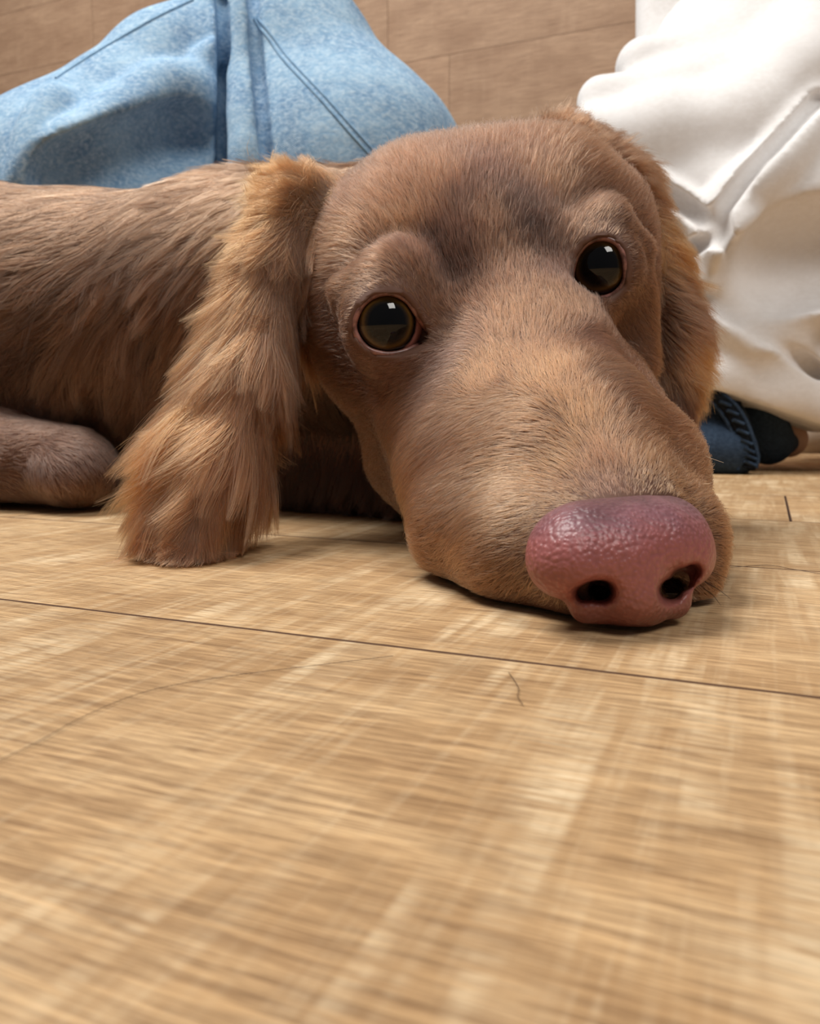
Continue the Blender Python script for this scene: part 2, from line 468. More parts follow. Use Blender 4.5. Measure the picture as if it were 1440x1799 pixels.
for i, e in enumerate(EYES):
    bm = bmesh.new(); bmesh.ops.create_uvsphere(bm, u_segments=48, v_segments=32, radius=e['r'])
    me = bpy.data.meshes.new('eye'); bm.to_mesh(me); bm.free(); me.shade_smooth(); me.materials.append(M_eye)
    o = bpy.data.objects.new('eye', me); sc.collection.objects.link(o); o.parent = dog
    o.location = e['c']
    look = Vector(CAMP - e['c']) + (Vector((0.012, 0, 0.02)) if i == 0 else Vector((0.0, 0, 0.03)))
    o.rotation_euler = look.to_track_quat('Z', 'Y').to_euler()
    pts = []
    for (x, y) in e['loop'][::1]:
        r_ = P(x, y, 1.0) - CAMP; r_ /= np.linalg.norm(r_); oc = CAMP - e['c']; b_ = oc @ r_
        R_ = e['r'] + .0010
        disc = b_ * b_ - (oc @ oc - R_ * R_)
        t = -b_ - math.sqrt(disc) if disc > 0 else -b_
        pts.append(CAMP + r_ * t)
    tube('eyelid', pts, .00090, M_lid, dog, 8, True)['label'] = 'pinkish brown rim of the ' + ('eye beside the hanging ear' if i == 0 else 'eye on the side of the white trousers')

# ---- nose leather
NF = Field(P(860, 1150, .215) - .01, P(1330, 820, .215) + np.array([.01, .02, .01]), 0.00055)
NF = Field((0.012, 0.135, -0.002), (0.075, 0.20, 0.045), 0.0005)
def nrc(a, b, ra, rb, k=.004): NF.add(roundcone(P(*a), P(*b), ra, rb), k, 'nose')
nrc((1000, 972, .1735), (1178, 958, .1815), .0088, .0084, .006)
nrc((1040, 965, .1725), (1140, 958, .1765), .0092, .0092, .006)
nrc((1030, 958, .1790), (1165, 932, .1860), .0074, .0072, .006)
nrc((982, 992, .1690), (1010, 985, .1680), .0058, .0070)
nrc((1185, 982, .1790), (1205, 985, .1830), .0066, .0056)
nrc((1085, 985, .1700), (1110, 1040, .1690), .0072, .0058)
nrc((1030, 1065, .1720), (1130, 1062, .1730), .0036, .0044, .003)
nrc((1110, 1050, .1700), (1180, 1055, .1770), .0045, .0040, .003)
gz = (P(1050, 1040, 1) - CAMP)
NF0 = NF.v.copy()
NF.sub(roundcone(P(1066, 1043, .157), P(1054, 1036, .180), .0028, .0018), .0015)
NF.sub(roundcone(P(1042, 1042, .157), P(1040, 1036, .178), .0026, .0015), .0015)
NF.sub(roundcone(P(1018, 1046, .157), P(1026, 1042, .176), .0021, .0012), .0015)
NF.sub(roundcone(P(972, 1048, .1590), P(1020, 1050, .1600), .0006, .0014), .0012)
NF.sub(roundcone(P(1181, 1042, .165), P(1178, 1032, .186), .0030, .0018), .0012)
NF.sub(roundcone(P(1202, 1020, .167), P(1196, 1016, .187), .0031, .0016), .0012)
NF.sub(roundcone(P(1222, 1004, .170), P(1212, 1004, .182), .0018, .0012), .0012)
NF.sub(roundcone(P(1104, 1062, .1615), P(1098, 1108, .165), .0007, .0009), .0012)
NF.floor_cut()
nv, nq = NF.mesh()
M_nose, nt, bs = new_mat('pebbled_pink_nose')
tc = nt.nodes.new('ShaderNodeTexCoord')
vo = nt.nodes.new('ShaderNodeTexVoronoi'); vo.inputs['Scale'].default_value = 1050; nt.links.new(tc.outputs['Object'], vo.inputs['Vector'])
vo.feature = 'SMOOTH_F1'
sp = nt.nodes.new('ShaderNodeSeparateXYZ'); nt.links.new(tc.outputs['Object'], sp.inputs[0])
nn = noise(nt, tc.outputs['Object'], 120, 4)
zf = mth(nt, 'ADD', sp.outputs[2], mth(nt, 'MULTIPLY', mth(nt, 'SUBTRACT', nn, 0.5), 0.010))
c = ramp(nt, mth(nt, 'DIVIDE', zf, 0.03, True), [(0.05, C4(132, 78, 68)), (0.38, C4(160, 96, 88)), (0.62, C4(164, 98, 98)), (0.80, C4(134, 90, 98)), (0.92, C4(96, 64, 70))])
c = mix(nt, mth(nt, 'MULTIPLY', vo.outputs['Distance'], 0.5), c, C4(84, 48, 50))
nt.links.new(c, bs.inputs['Base Color']); bs.inputs['Roughness'].default_value = 0.42
bs.inputs['Subsurface Weight'].default_value = 0.12; bs.inputs['Subsurface Radius'].default_value = (0.004, 0.0015, 0.001)
bump(nt, bs, mth(nt, 'SUBTRACT', 1.0, vo.outputs['Distance']), 0.7, 0.0005)
nose = mesh_obj('nose', nv, nq, M_nose, dog)
nose['label'] = 'moist pebbled pinkish brown nose'
nbvh = BVHTree.FromPolygons(nv.tolist(), nq.tolist())
# ------------------------------------------------------------------ fur
def label_of(X):
    names = ['head', 'body', 'paw', 'earL', 'earR']; best = np.full((5, len(X)), 9.0)
    for tag_, (fn, lo, hi) in D.prims:
        i = names.index(tag_); m = ((X > lo - .03) & (X < hi + .03)).all(1)
        if m.any(): best[i, m] = np.minimum(best[i, m], fn(X[m]))
    return best.argmin(0)
LAB = {'head': 0, 'body': 1, 'paw': 2, 'earL': 3, 'earR': 4}
tri = np.concatenate([dq[:, [0, 1, 2]], dq[:, [0, 2, 3]]])
A_, B_, C_ = dv[tri[:, 0]], dv[tri[:, 1]], dv[tri[:, 2]]
tn = np.cross(B_ - A_, C_ - A_); ta = np.linalg.norm(tn, axis=1) / 2
vn = np.zeros_like(dv)
for k in range(3): np.add.at(vn, tri[:, k], tn)
vn /= np.linalg.norm(vn, axis=1)[:, None] + 1e-12
cen = (A_ + B_ + C_) / 3
tn = tn / (np.linalg.norm(tn, axis=1)[:, None] + 1e-12)
if (tn[:2000] * (cen[:2000] - cen.mean(0))).sum() < 0: print('normals point in?')
tlab = label_of(cen); vlab = label_of(dv)
vx, vy, vd = proj(dv)
cx_, cy_, cd_ = proj(cen)
facing = (tn * (CAMP - cen)).sum(1) / np.linalg.norm(CAMP - cen, axis=1)
inframe = (cx_ > -60) & (cx_ < 1500)
vis = np.where(inframe, np.where(facing > -0.25, 1.0, 0.3), 0.25)

def anchors(lab, rows):
    li = LAB[lab]; idx = np.where(vlab == li)[0]; out = []
    for (x, y, dx, dy, dz, ln, lift, col) in rows:
        dd = (vx[idx] - x) ** 2 + (vy[idx] - y) ** 2
        near = dd < 14 ** 2
        j = idx[np.where(near)[0][vd[idx[near]].argmin()]] if near.any() else idx[dd.argmin()]
        d = np.array([dx, 0, 0]) + (-dy) * np.array([0, ST, CT]) + dz * np.array([0, CT, -ST])
        out.append((dv[j], d / np.linalg.norm(d), ln, lift, s2l(col)))
    return [np.array([o[k] for o in out]) for k in range(5)]
# colours of the coat; the two darkest also paint shade in hollows
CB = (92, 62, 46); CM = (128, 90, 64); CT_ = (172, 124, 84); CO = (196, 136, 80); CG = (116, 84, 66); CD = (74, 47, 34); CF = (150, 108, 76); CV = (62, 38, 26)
G = {}
G['head'] = anchors('head', [   # x, y, direction, length mm, lift, colour
    (1080, 862, -.1, -1, .6, 3.0, .5, (160, 112, 88)), (1000, 880, -1, -.3, .5, 3.5, .4, CT_), (1160, 850, .5, -1, .6, 3.0, .5, CT_),
    (1060, 800, -.1, -1, .8, 4.5, .35, (140, 96, 66)), (980, 800, -.8, -.5, .5, 5, .3, CT_), (1150, 800, .6, -1, .6, 5, .4, CT_),
    (1020, 720, -.1, -1, 1, 5.5, .3, CT_), (930, 760, -1, -.1, .5, 5.5, .25, CF), (960, 640, -.1, -1, .8, 6, .25, CT_),
    (1080, 690, .5, -1, .8, 6, .35, CF), (1130, 760, .9, -.6, .5, 6, .5, CF), (1205, 860, 1, -.3, .4, 4.5, .6, CT_), (1240, 980, .9, .2, .5, 3.5, .5, CF),
    (900, 560, 0, -1, .5, 6, .25, CF), (850, 640, -.3, -1, .5, 6, .25, CT_), (980, 560, .2, -1, .5, 6, .25, CF),
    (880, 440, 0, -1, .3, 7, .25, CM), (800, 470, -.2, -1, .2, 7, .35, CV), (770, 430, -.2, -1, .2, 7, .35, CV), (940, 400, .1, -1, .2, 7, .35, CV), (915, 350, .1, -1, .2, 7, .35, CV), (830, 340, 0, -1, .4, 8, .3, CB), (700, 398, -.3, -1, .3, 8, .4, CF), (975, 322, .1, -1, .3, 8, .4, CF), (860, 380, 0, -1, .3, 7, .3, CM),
    (800, 420, -.1, -1, .2, 8, .35, CB), (720, 425, -.4, -1, .3, 8, .3, CB), (660, 450, -.9, -.6, .3, 7, .25, CM), (965, 345, .1, -1, .3, 8, .3, CB), (1030, 350, .8, -.7, .3, 8, .25, CM),
    (860, 300, 0, -1, 1, 9, .3, CB), (760, 310, -.2, -1, 1, 9, .3, CM), (950, 270, .3, -1, 1, 9, .35, CM), (700, 350, -.5, -1, .7, 8, .3, CM),
    (620, 330, -.6, -.8, .8, 9, .3, CM), (580, 420, -1, -.2, .7, 8, .25, CF), (600, 500, -1, -.1, .6, 6, .25, CF), (560, 560, -1, .2, .7, 8, .25, CM),
    (850, 240, .1, -1, 1, 12, .5, CM), (700, 262, -.2, -1, 1, 11, .5, CM), (1010, 260, .7, -.6, .8, 13, .5, CF), (1090, 420, 1, -.5, .6, 6, .35, CF), (1112, 560, .6, .6, 1, 5, .2, CM), (1060, 400, .2, -.8, .4, 5, .2, CM), (1110, 450, .8, 0, .5, 5, .2, CB),
    (1060, 590, .9, .1, .5, 5, .2, (140, 100, 82)), (1090, 660, .9, .3, .6, 6, .25, CM), (1120, 700, .8, .5, .6, 6, .3, CM), (1000, 530, -.1, -.6, .4, 4, .3, CF), (995, 470, 0, -1, .4, 5, .3, CB),
    (675, 640, -1, .25, .4, 5, .15, (122, 84, 70)), (640, 500, -.9, -.4, .4, 4, .15, CM), (605, 560, -1, 0, .4, 5, .15, CM), (770, 600, -.4, .6, .4, 4, .15, (120, 84, 72)), (610, 640, -1, .2, .5, 6, .2, CG), (760, 650, -.8, .5, .4, 5, .2, CG), (780, 580, -.5, -.5, .4, 4.5, .2, CF), (730, 500, -.6, -.8, .3, 4, .25, CM),
    (690, 720, -1, .45, .4, 6.5, .2, CM), (600, 740, -1, .6, .6, 8, .25, CM), (780, 760, -.9, .6, .3, 6, .2, CM), (860, 730, -.9, .25, .4, 6, .2, CF),
    (700, 820, -1, .8, .4, 7, .3, CF), (800, 860, -1, .4, .3, 5.5, .2, CF), (880, 830, -1, .1, .3, 5, .2, CT_), (900, 920, -1, .1, .3, 4.5, .2, CT_),
    (740, 920, -1, .2, .3, 4.5, .35, CF), (780, 990, -.9, .4, .3, 4.5, .3, CF), (850, 1000, -1, .3, .3, 4.5, .2, CF), (930, 1010, -.9, .5, .2, 4.5, .2, CT_),
    (900, 1060, -.5, .9, .2, 4.5, .3, CF), (1000, 1075, -.1, 1, .2, 4.5, .3, CT_), (1150, 1085, .3, 1, .2, 4, .4, CT_), (1220, 1050, .8, .7, .3, 4, .4, CF),
])
G['earL'] = anchors('earL', [
    (500, 318, -.6, -.9, .2, 17, .4, CO), (540, 330, -.4, -.9, .2, 12, .3, CM), (545, 390, .1, 1, .1, 12, .3, CV), (525, 420, -.1, 1, .1, 16, .3, CV), (510, 460, -.05, 1, .1, 18, .2, CV), (500, 560, 0, 1, 0, 20, .2, CV),  # inner front edge: dark hair, with the shade of the cavity painted in
    (450, 360, -1, -.35, .1, 19, .4, CO), (430, 450, -1, .2, 0, 30, .35, CO), (470, 440, -.7, .8, 0, 25, .25, CM), (400, 540, -.9, .6, 0, 32, .3, CO), (440, 560, -.5, 1, 0, 30, .2, CT_),
    (510, 520, 0, 1, 0, 22, .2, CV), (490, 620, .05, 1, 0, 30, .2, CG), (440, 680, -.25, 1, 0, 32, .2, CG), (380, 660, -.8, .7, 0, 32, .3, CO), (340, 740, -1, .5, 0, 30, .32, CO),
    (500, 720, .1, 1, 0, 25, .25, CM), (310, 800, -.8, .8, 0, 16, .3, CO), (350, 780, -.7, .8, 0, 32, .2, CT_), (420, 790, -.45, 1, 0, 32, .2, CM), (470, 800, -.2, 1, 0, 27, .25, CM),
    (290, 870, -.3, 1, 0, 18, .25, CM), (330, 880, -.45, .9, 0, 17, .2, CM), (400, 880, -.2, 1, 0, 17, .2, CM), (300, 930, -.3, 1, 0, 12, .2, CM), (400, 940, .05, 1, 0, 11, .2, CM), (430, 920, .1, 1, 0, 12, .2, CB),
])
G['earR'] = anchors('earR', [
    (1000, 265, .5, -.8, .4, 15, .5, CM), (1070, 300, .8, -.5, .3, 15, .45, CM), (1110, 330, 1, .1, .2, 14, .45, CF), (1140, 420, .9, .5, .1, 15, .4, CO),
    (1120, 480, .6, .9, .1, 13, .3, CB), (1180, 520, .9, .6, .1, 16, .35, CM), (1140, 600, .6, .9, .1, 14, .3, CD), (1195, 600, .9, .6, .1, 17, .4, CO), (1160, 680, .2, 1, .1, 14, .3, CB), (1185, 720, .2, 1, 0, 13, .3, CM), (1175, 790, .1, 1, 0, 13, .3, CB),
])
G['body'] = anchors('body', [
    (40, 320, -1, .02, .1, 24, .12, CM), (200, 315, -1, 0, .1, 24, .12, CM), (350, 330, -1, 0, .1, 22, .12, CM), (420, 380, -1, .25, 0, 22, .15, CF),
    (60, 400, -1, .12, 0, 26, .12, CM), (220, 400, -1, .3, 0, 26, .12, CM), (360, 430, -1, .6, 0, 26, .14, CM),
    (60, 500, -1, .4, 0, 26, .14, CM), (200, 500, -1, .65, 0, 27, .14, CM), (320, 540, -.8, .9, 0, 27, .15, CM),
    (40, 600, -.9, .7, 0, 26, .14, CB), (160, 620, -.7, .9, 0, 28, .15, CM), (270, 640, -.5, 1, 0, 28, .16, CG), (60, 690, -.4, 1, 0, 24, .15, CB), (180, 720, -.25, 1, 0, 27, .2, CG), (280, 720, -.2, 1, 0, 26, .2, CG), (600, 800, -.2, 1, 0, 15, .2, CD),  # last row, the throat: shade of the hollow put into the fur colour
])
G['paw'] = anchors('paw', [(20, 760, .5, -.1, 0, 6, .2, CG), (100, 770, .8, .3, 0, 6, .25, CG), (160, 800, .6, .8, 0, 6.5, .3, CG), (60, 830, .3, 1, 0, 6, .25, CG), (170, 850, .3, 1, 0, 7, .3, CM)])

TONE = np.array([.53, .49, .51])
def interp(g, X, soft=2.5e-5):
    p, d, ln, li, co = g
    out_d = np.zeros((len(X), 3)); out = np.zeros((len(X), 5))
    for s in range(0, len(X), 40000):
        x = X[s:s + 40000]; r2 = ((x[:, None] - p[None]) ** 2).sum(2)
        w_ = 1 / (r2 + soft) ** 2; w_ /= w_.sum(1, keepdims=True)
        out_d[s:s + 40000] = w_ @ d
        out[s:s + 40000] = w_ @ np.concatenate([ln[:, None], li[:, None], co * TONE], 1)
    return out_d, out[:, 0] * .001, out[:, 1], out[:, 2:]

def groom(name, lab, n, npt, rad, clump_n, clump_w, freeze, jitter, lenvar, curl, mat, colvar=.16, cvar=.12, maxlift=.6, tone=1.0, tint=(1, 1, 1), soft=2.5e-5):
    G[lab][3][:] = np.minimum(G[lab][3], maxlift)
    n = int(n * FUR); clump_n = max(int(clump_n), 8)
    sel = tlab == LAB[lab]
    wt = ta * vis * sel
    def roots(m):
        t = rng.choice(len(tri), m, p=wt / wt.sum())
        u, v_ = rng.random(m), rng.random(m); f = u + v_ > 1; u[f] = 1 - u[f]; v_[f] = 1 - v_[f]
        a, b, c = tri[t].T
        X = dv[a] * (1 - u - v_)[:, None] + dv[b] * u[:, None] + dv[c] * v_[:, None]
        Nn = vn[a] * (1 - u - v_)[:, None] + vn[b] * u[:, None] + vn[c] * v_[:, None]
        return X, Nn / (np.linalg.norm(Nn, axis=1)[:, None] + 1e-12)
    X, Nn = roots(n)
    keep = X[:, 2] > .0015
    if lab == 'head':
        for e in EYES:
            x, y, d = proj(X); q = poly_sdf(e['loop'][::2], np.stack([x, y], 1)) * d / F
            keep &= ~((np.linalg.norm(X - e['c'], axis=1) < e['r'] + .006) & (q < .0018))
            keep &= np.linalg.norm(X - e['c'], axis=1) > e['r'] + .0004
        dn = np.full(len(X), 9.0)
        for _, (fn, lo, hi) in NF.prims:
            dn = np.minimum(dn, fn(X))
        ii = np.clip(((X - NF.lo) / NF.h).astype(int), 0, NF.n - 1); keep &= (dn > -.0002) & (NF0[ii[:, 0], ii[:, 1], ii[:, 2]] > -.0002)
        nearnose = np.clip((dn - .0005) / .010, 0.28, 1)[keep]
    X, Nn = X[keep], Nn[keep]; n = len(X)
    dr, ln, li, co = interp(G[lab], X, soft)
    if lab == 'head':
        ln = ln * nearnose
        for e in EYES: ln = ln * np.clip((np.linalg.norm(X - e['c'], axis=1) - e['r'] - .001) / .011, .22, 1)
    def tang(dr, Nn, J):
        dr = dr + rng.normal(size=dr.shape) * J
        t = dr - Nn * (dr * Nn).sum(1)[:, None]
        return t / (np.linalg.norm(t, axis=1)[:, None] + 1e-9)
    T = tang(dr, Nn, jitter)
    L = ln * (1 + lenvar * rng.normal(size=n)).clip(.35, 1.6)
    li = np.clip(li * (1 + .35 * rng.normal(size=n)), .03, 1.2)
    ts = np.linspace(0, 1, npt)
    def shape(X, Nn, T, L, li, ph):
        q = X[:, None] + L[:, None, None] * (T[:, None] * ts[None, :, None] * np.cos(li)[:, None, None]
             + Nn[:, None] * (np.sin(li)[:, None] * (ts - .55 * ts ** 2)[None])[..., None])
        S = np.cross(T, Nn)
        q += S[:, None] * (curl * L[:, None] * (np.sin(ts[None] * 5.0 + ph[:, :1]) - np.sin(ph[:, :1])) * ts[None])[..., None]
        q[..., 2] -= freeze * L[:, None] * ts[None] ** 2
        return q
    ph = rng.random((n, 2)) * 6.28
    Q = shape(X, Nn, T, L, li, ph)
    if clump_n > 8:
        gX, gN = roots(clump_n); gd, gl, gli, gco = interp(G[lab], gX, soft)
        gT = tang(gd, gN, jitter * 1.5); gL = gl * (1 + .18 * rng.normal(size=clump_n)).clip(.6, 1.5)
        gph = rng.random((clump_n, 2)) * 6.28
        gQ = shape(gX, gN, gT, gL * 1.05, np.clip(gli * (1 + .45 * rng.normal(size=clump_n)), .03, 1.2), gph)
        kd = KDTree(clump_n)
        for i, p in enumerate(gX): kd.insert(p, i)
        kd.balance()
        ci = np.fromiter((kd.find(p)[1] for p in X), dtype=np.int64, count=n)
        rel = X[:, None] - gX[ci][:, None]
        tgt = gQ[ci] + rel * (1 - .8 * ts[None, :, None])
        wv = (clump_w * (0.7 + .5 * rng.random(n)))[:, None] * ts[None] ** 1.1
        wv = np.clip(wv, 0, .95)[..., None]
        # keep own length: stop at own share of the guide
        Q = Q * (1 - wv) + tgt * wv
        cv = rng.normal(size=clump_n)[ci]
    else: cv = rng.normal(size=n) * .3
    zz = Q[..., 2]; Q[..., 2] = np.where(zz < .004, .004 * np.exp(np.minimum(zz - .004, 0) / .004) + .0004 * rng.random((n, 1)), zz)
    big = fnoise(X, 160, 3)
    br = tone * np.exp(colvar * rng.normal(size=n) + cvar * cv + .10 * big)
    br = np.where(rng.random(n) < .10, br * 1.7, br)
    col = np.clip(co * br[:, None], 0, .9)
    warm = (.07 * rng.normal(size=n) + .05 * fnoise(X, 90, 5))
    col *= np.array(tint); col[:, 0] *= 1 + warm; col[:, 2] *= 1 - warm
    hc = bpy.data.hair_curves.new(name)
    hc.add_curves([npt] * n)
    hc.attributes['position'].data.foreach_set('vector', Q.astype(np.float32).ravel())
    ra = hc.attributes.get('radius') or hc.attributes.new('radius', 'FLOAT', 'POINT')
    ra.data.foreach_set('value', (np.ones((n, 1)) * (rad * (1 - .8 * ts ** 2))[None]).astype(np.float32).ravel())
    cp = np.ones((n, npt, 4), np.float32)
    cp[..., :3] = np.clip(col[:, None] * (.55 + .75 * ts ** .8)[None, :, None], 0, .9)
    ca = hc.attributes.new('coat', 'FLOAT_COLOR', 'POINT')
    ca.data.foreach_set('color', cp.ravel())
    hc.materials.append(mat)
    o = bpy.data.objects.new(name, hc); sc.collection.objects.link(o); o.parent = dog
    o['kind'] = 'stuff'
    return o
M_fur = bpy.data.materials.new('brown_fur'); M_fur.use_nodes = True
nt = M_fur.node_tree; nt.nodes.clear()
out = nt.nodes.new('ShaderNodeOutputMaterial'); ph_ = nt.nodes.new('ShaderNodeBsdfHairPrincipled')
at = nt.nodes.new('ShaderNodeAttribute'); at.attribute_name = 'coat'
ph_.parametrization = 'COLOR'
nt.links.new(at.outputs['Color'], ph_.inputs['Color'])
ph_.inputs['Roughness'].default_value = .38; ph_.inputs['Radial Roughness'].default_value = .55
ph_.inputs['Random Roughness'].default_value = .1
nt.links.new(ph_.outputs[0], out.inputs[0])

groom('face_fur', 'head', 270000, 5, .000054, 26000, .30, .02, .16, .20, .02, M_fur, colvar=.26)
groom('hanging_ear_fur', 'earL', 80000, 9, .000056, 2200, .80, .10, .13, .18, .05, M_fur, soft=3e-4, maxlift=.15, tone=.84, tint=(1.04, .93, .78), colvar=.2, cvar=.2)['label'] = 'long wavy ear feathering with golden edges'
groom('far_ear_fur', 'earR', 40000, 7, .000058, 1300, .70, .12, .16, .25, .05, M_fur, tone=.85, tint=(1.02, .95, .84), colvar=.22)
groom('back_and_chest_fur', 'body', 130000, 8, .000080, 5500, .82, .05, .16, .2, .06, M_fur, tone=.60, tint=(1, .98, .94), colvar=.24, cvar=.25)
groom('foreleg_fur', 'paw', 16000, 5, .000085, 500, .3, .02, .2, .2, .02, M_fur)

# whiskers, each one a strand of its own
M_wl, _n, _b = new_mat('pale_whisker'); _b.inputs['Base Color'].default_value = C4(214, 190, 160); _b.inputs['Roughness'].default_value = .4
M_wd, _n, _b = new_mat('dark_whisker'); _b.inputs['Base Color'].default_value = C4(62, 42, 32); _b.inputs['Roughness'].default_value = .4
def strand(name, pts, r0, mat, parent=None, n=14):
    q = spline([P(*p) for p in pts], n)
    return tube(name, q, r0 * (1 - .75 * np.linspace(0, 1, n)), mat, parent, 5)
for pts, m_ in [([(1172, 765, .235), (1200, 753, .230), (1228, 754, .226)], M_wl), ([(1205, 782, .225), (1236, 800, .220), (1271, 813, .217)], M_wl),
                ([(1236, 1000, .192), (1262, 1010, .186), (1281, 1018, .182)], M_wd), ([(1238, 1022, .190), (1262, 1036, .184), (1284, 1053, .180)], M_wd),
                ([(1236, 1034, .190), (1252, 1046, .185), (1266, 1064, .182)], M_wd), ([(1225, 850, .205), (1244, 850, .202), (1252, 847, .200)], M_wl), ([(436, 272, .31), (434, 256, .31), (440, 240, .31)], M_wl)]:
    strand('whisker', pts, .00012, m_, dog)

# ------------------------------------------------------------------ the two people behind the dog
def cloth(name, cols, weave, wst, rough, mott, sheen=0.0):
    m, nt, bs = new_mat(name)
    tc = nt.nodes.new('ShaderNodeTexCoord'); v = tc.outputs['Object']
    n1 = noise(nt, v, mott, 5, .65); n2 = noise(nt, mapping(nt, v, (1, 1, 1.6)), mott * 9, 4, .7)
    c = ramp(nt, n1, [(.3, C4(*cols[0])), (.52, C4(*cols[1])), (.72, C4(*cols[2]))])
    c = mix(nt, ramp(nt, n2, [(.42, (0, 0, 0)), (.68, (.75, .75, .75))]), c, C4(*cols[3]))
    nt.links.new(c, bs.inputs['Base Color']); bs.inputs['Roughness'].default_value = rough
    bs.inputs['Specular IOR Level'].default_value = .15
    if sheen: bs.inputs['Sheen Weight'].default_value = sheen; bs.inputs['Sheen Roughness'].default_value = .5
    wv = nt.nodes.new('ShaderNodeTexWave'); wv.inputs['Scale'].default_value = weave; wv.inputs['Distortion'].default_value = .6
    wv.bands_direction = 'DIAGONAL'; nt.links.new(v, wv.inputs['Vector'])
    bump(nt, bs, mth(nt, 'ADD', mth(nt, 'MULTIPLY', wv.outputs['Fac'], .35), mth(nt, 'ADD', n2, mth(nt, 'MULTIPLY', n1, 2.0))), wst, .0012)
    return m
M_jean = cloth('light_blue_denim', [(104, 140, 178), (136, 172, 204), (166, 200, 226), (204, 224, 238)], 420, .55, .9, 28)
M_seam = cloth('denim_seam', [(120, 154, 186), (150, 184, 212), (168, 200, 224), (110, 146, 182)], 420, .5, .9, 120)
M_white = cloth('white_fleece', [(226, 222, 220), (232, 229, 228), (238, 236, 236), (240, 238, 238)], 900, .25, .95, 22, .3)
M_navy = cloth('dark_navy_denim', [(36, 48, 64), (44, 58, 76), (54, 70, 90), (62, 78, 98)], 500, .5, .9, 40)
M_navy2 = cloth('black_band', [(16, 18, 22), (20, 23, 28), (26, 29, 35), (32, 36, 42)], 500, .5, .9, 60)
M_ankle, _n, _b = new_mat('ankle_skin'); _b.inputs['Base Color'].default_value = C4(190, 156, 136); _b.inputs['Roughness'].default_value = .55  # one even beige skin tone
M_shoe, _n, _b = new_mat('pale_shoe'); _b.inputs['Base Color'].default_value = C4(228, 216, 200); _b.inputs['Roughness'].default_value = .5

def to_surface(tree, pts, off):
    o_ = []
    for x, y in pts:
        h, n = hit(x, y, tree)
        if h is not None: o_.append(h + n * off)
    return o_
# --- person in light jeans: one raised knee, thigh and lower leg folded together
p1 = thing('person', 'person in light blue jeans with one knee raised, behind the back of the dog', 'person')
KJ = 1.16
def kj(pts): return [(x, y, d * KJ, r * KJ) for x, y, d, r in pts]
J = Field((-0.58, 0.52, -0.003), (0.17, 1.06, 0.56), 0.0030)
rc(J, kj([(430, 10, .655, .024), (300, 130, .640, .041), (150, 405, .620, .094), (-60, 610, .640, .092)]), .02, 'j')
rc(J, kj([(-60, 590, .640, .100), (-420, 620, .68, .105)]), .03, 'j')
rc(J, kj([(465, -30, .660, .046), (510, 110, .655, .060), (606, 335, .650, .092), (690, 560, .655, .090)]), .03, 'j')
J.add(roundcone(P(450, -50, .66 * KJ), P(480, -40, .66 * KJ), .050, .055), .02, 'j')
J.displace(lambda X: .0020 * fnoise(X, 20, 11))
def tree_of(F_):
    a, b = F_.mesh(); return BVHTree.FromPolygons(a.tolist(), b.tolist())
def on(tree, pts, n=None):            # points of the surface seen at these places, finely spaced
    out_ = []
    for x, y in spline(pts, n or 4 * len(pts))[:, :2]:
        h, nn_ = hit(x, y, tree)
        if h is not None: out_.append(h)
    return out_
def ridge(F_, tree, pts, r0, r1, off, k):     # a fold of cloth standing proud; off < 0 sinks its axis
    q = on(tree, pts); m = len(q)
    for i in range(m - 1):
        dr = (q[i] - CAMP) / np.linalg.norm(q[i] - CAMP); s0, s1 = i / (m - 1), (i + 1) / (m - 1)
        ra, rb = r0 + (r1 - r0) * s0, r0 + (r1 - r0) * s1
        F_.add(roundcone(q[i] - dr * (off * ra), q[i + 1] - dr * (off * rb), ra, rb), k, 'f')
def groove(F_, tree, pts, r0, r1, deep, k):   # a crease cut into the cloth, deep in metres
    q = on(tree, pts); m = len(q); st = max(2, int(deep / (min(r0, r1) * 1.2)) + 1)
    for i in range(m - 1):
        dr = (q[i] - CAMP) / np.linalg.norm(q[i] - CAMP); s0, s1 = i / (m - 1), (i + 1) / (m - 1)
        ra, rb = r0 + (r1 - r0) * s0, r0 + (r1 - r0) * s1
        for t in np.linspace(0, deep, st):
            F_.sub(roundcone(q[i] + dr * t, q[i + 1] + dr * t, ra, rb), k)
jt = tree_of(J)
ridge(J, jt, [(395, 95), (362, 120), (342, 170), (352, 190)], .005, .007, .1, .018)
ridge(J, jt, [(352, 190), (300, 165), (230, 205), (150, 270), (110, 300)], .005, .005, -.3, .034)
ridge(J, jt, [(98, 170), (70, 230), (50, 320)], .006, .007, -.5, .016)
ridge(J, jt, [(415, 0), (428, 100), (434, 220), (440, 330)], .010, .014, .0, .010)
groove(J, jt, [(330, 235), (220, 285), (120, 330)], .008, .010, .001, .03)
jt = tree_of(J)
groove(J, jt, [(388, -40), (394, 60), (396, 140), (396, 220), (392, 330)], .0035, .0060, .045, .005)
groove(J, jt, [(442, -30), (448, 60), (456, 160), (474, 310)], .0013, .0022, .012, .006)
J.displace(lambda X: .0006 * fnoise(X, 90, 12))
J.floor_cut(.0012)
jv, jq = J.mesh()
jeans = mesh_obj('jeans', jv, jq, M_jean, p1)
jt = BVHTree.FromPolygons(jv.tolist(), jq.tolist())
def seam(name, ctrl, off, rad, mat, parent, tree, n=50):
    pts = to_surface(tree, spline(ctrl, n)[:, :2], off)
    if len(pts) > 3: return tube(name, pts, rad, mat, parent, 6)
seam('seam', [(446, 34), (470, 66), (500, 108), (560, 172), (620, 240), (668, 292)], .0002, .0011, M_seam, jeans, jt)
seam('seam', [(453, 32), (478, 64), (509, 105), (569, 168), (630, 236), (680, 290)], .0002, .0010, M_seam, jeans, jt)
seam('seam', [(340, 0), (280, 28), (220, 62), (160, 98), (98, 138)], .0002, .0012, M_seam, jeans, jt)

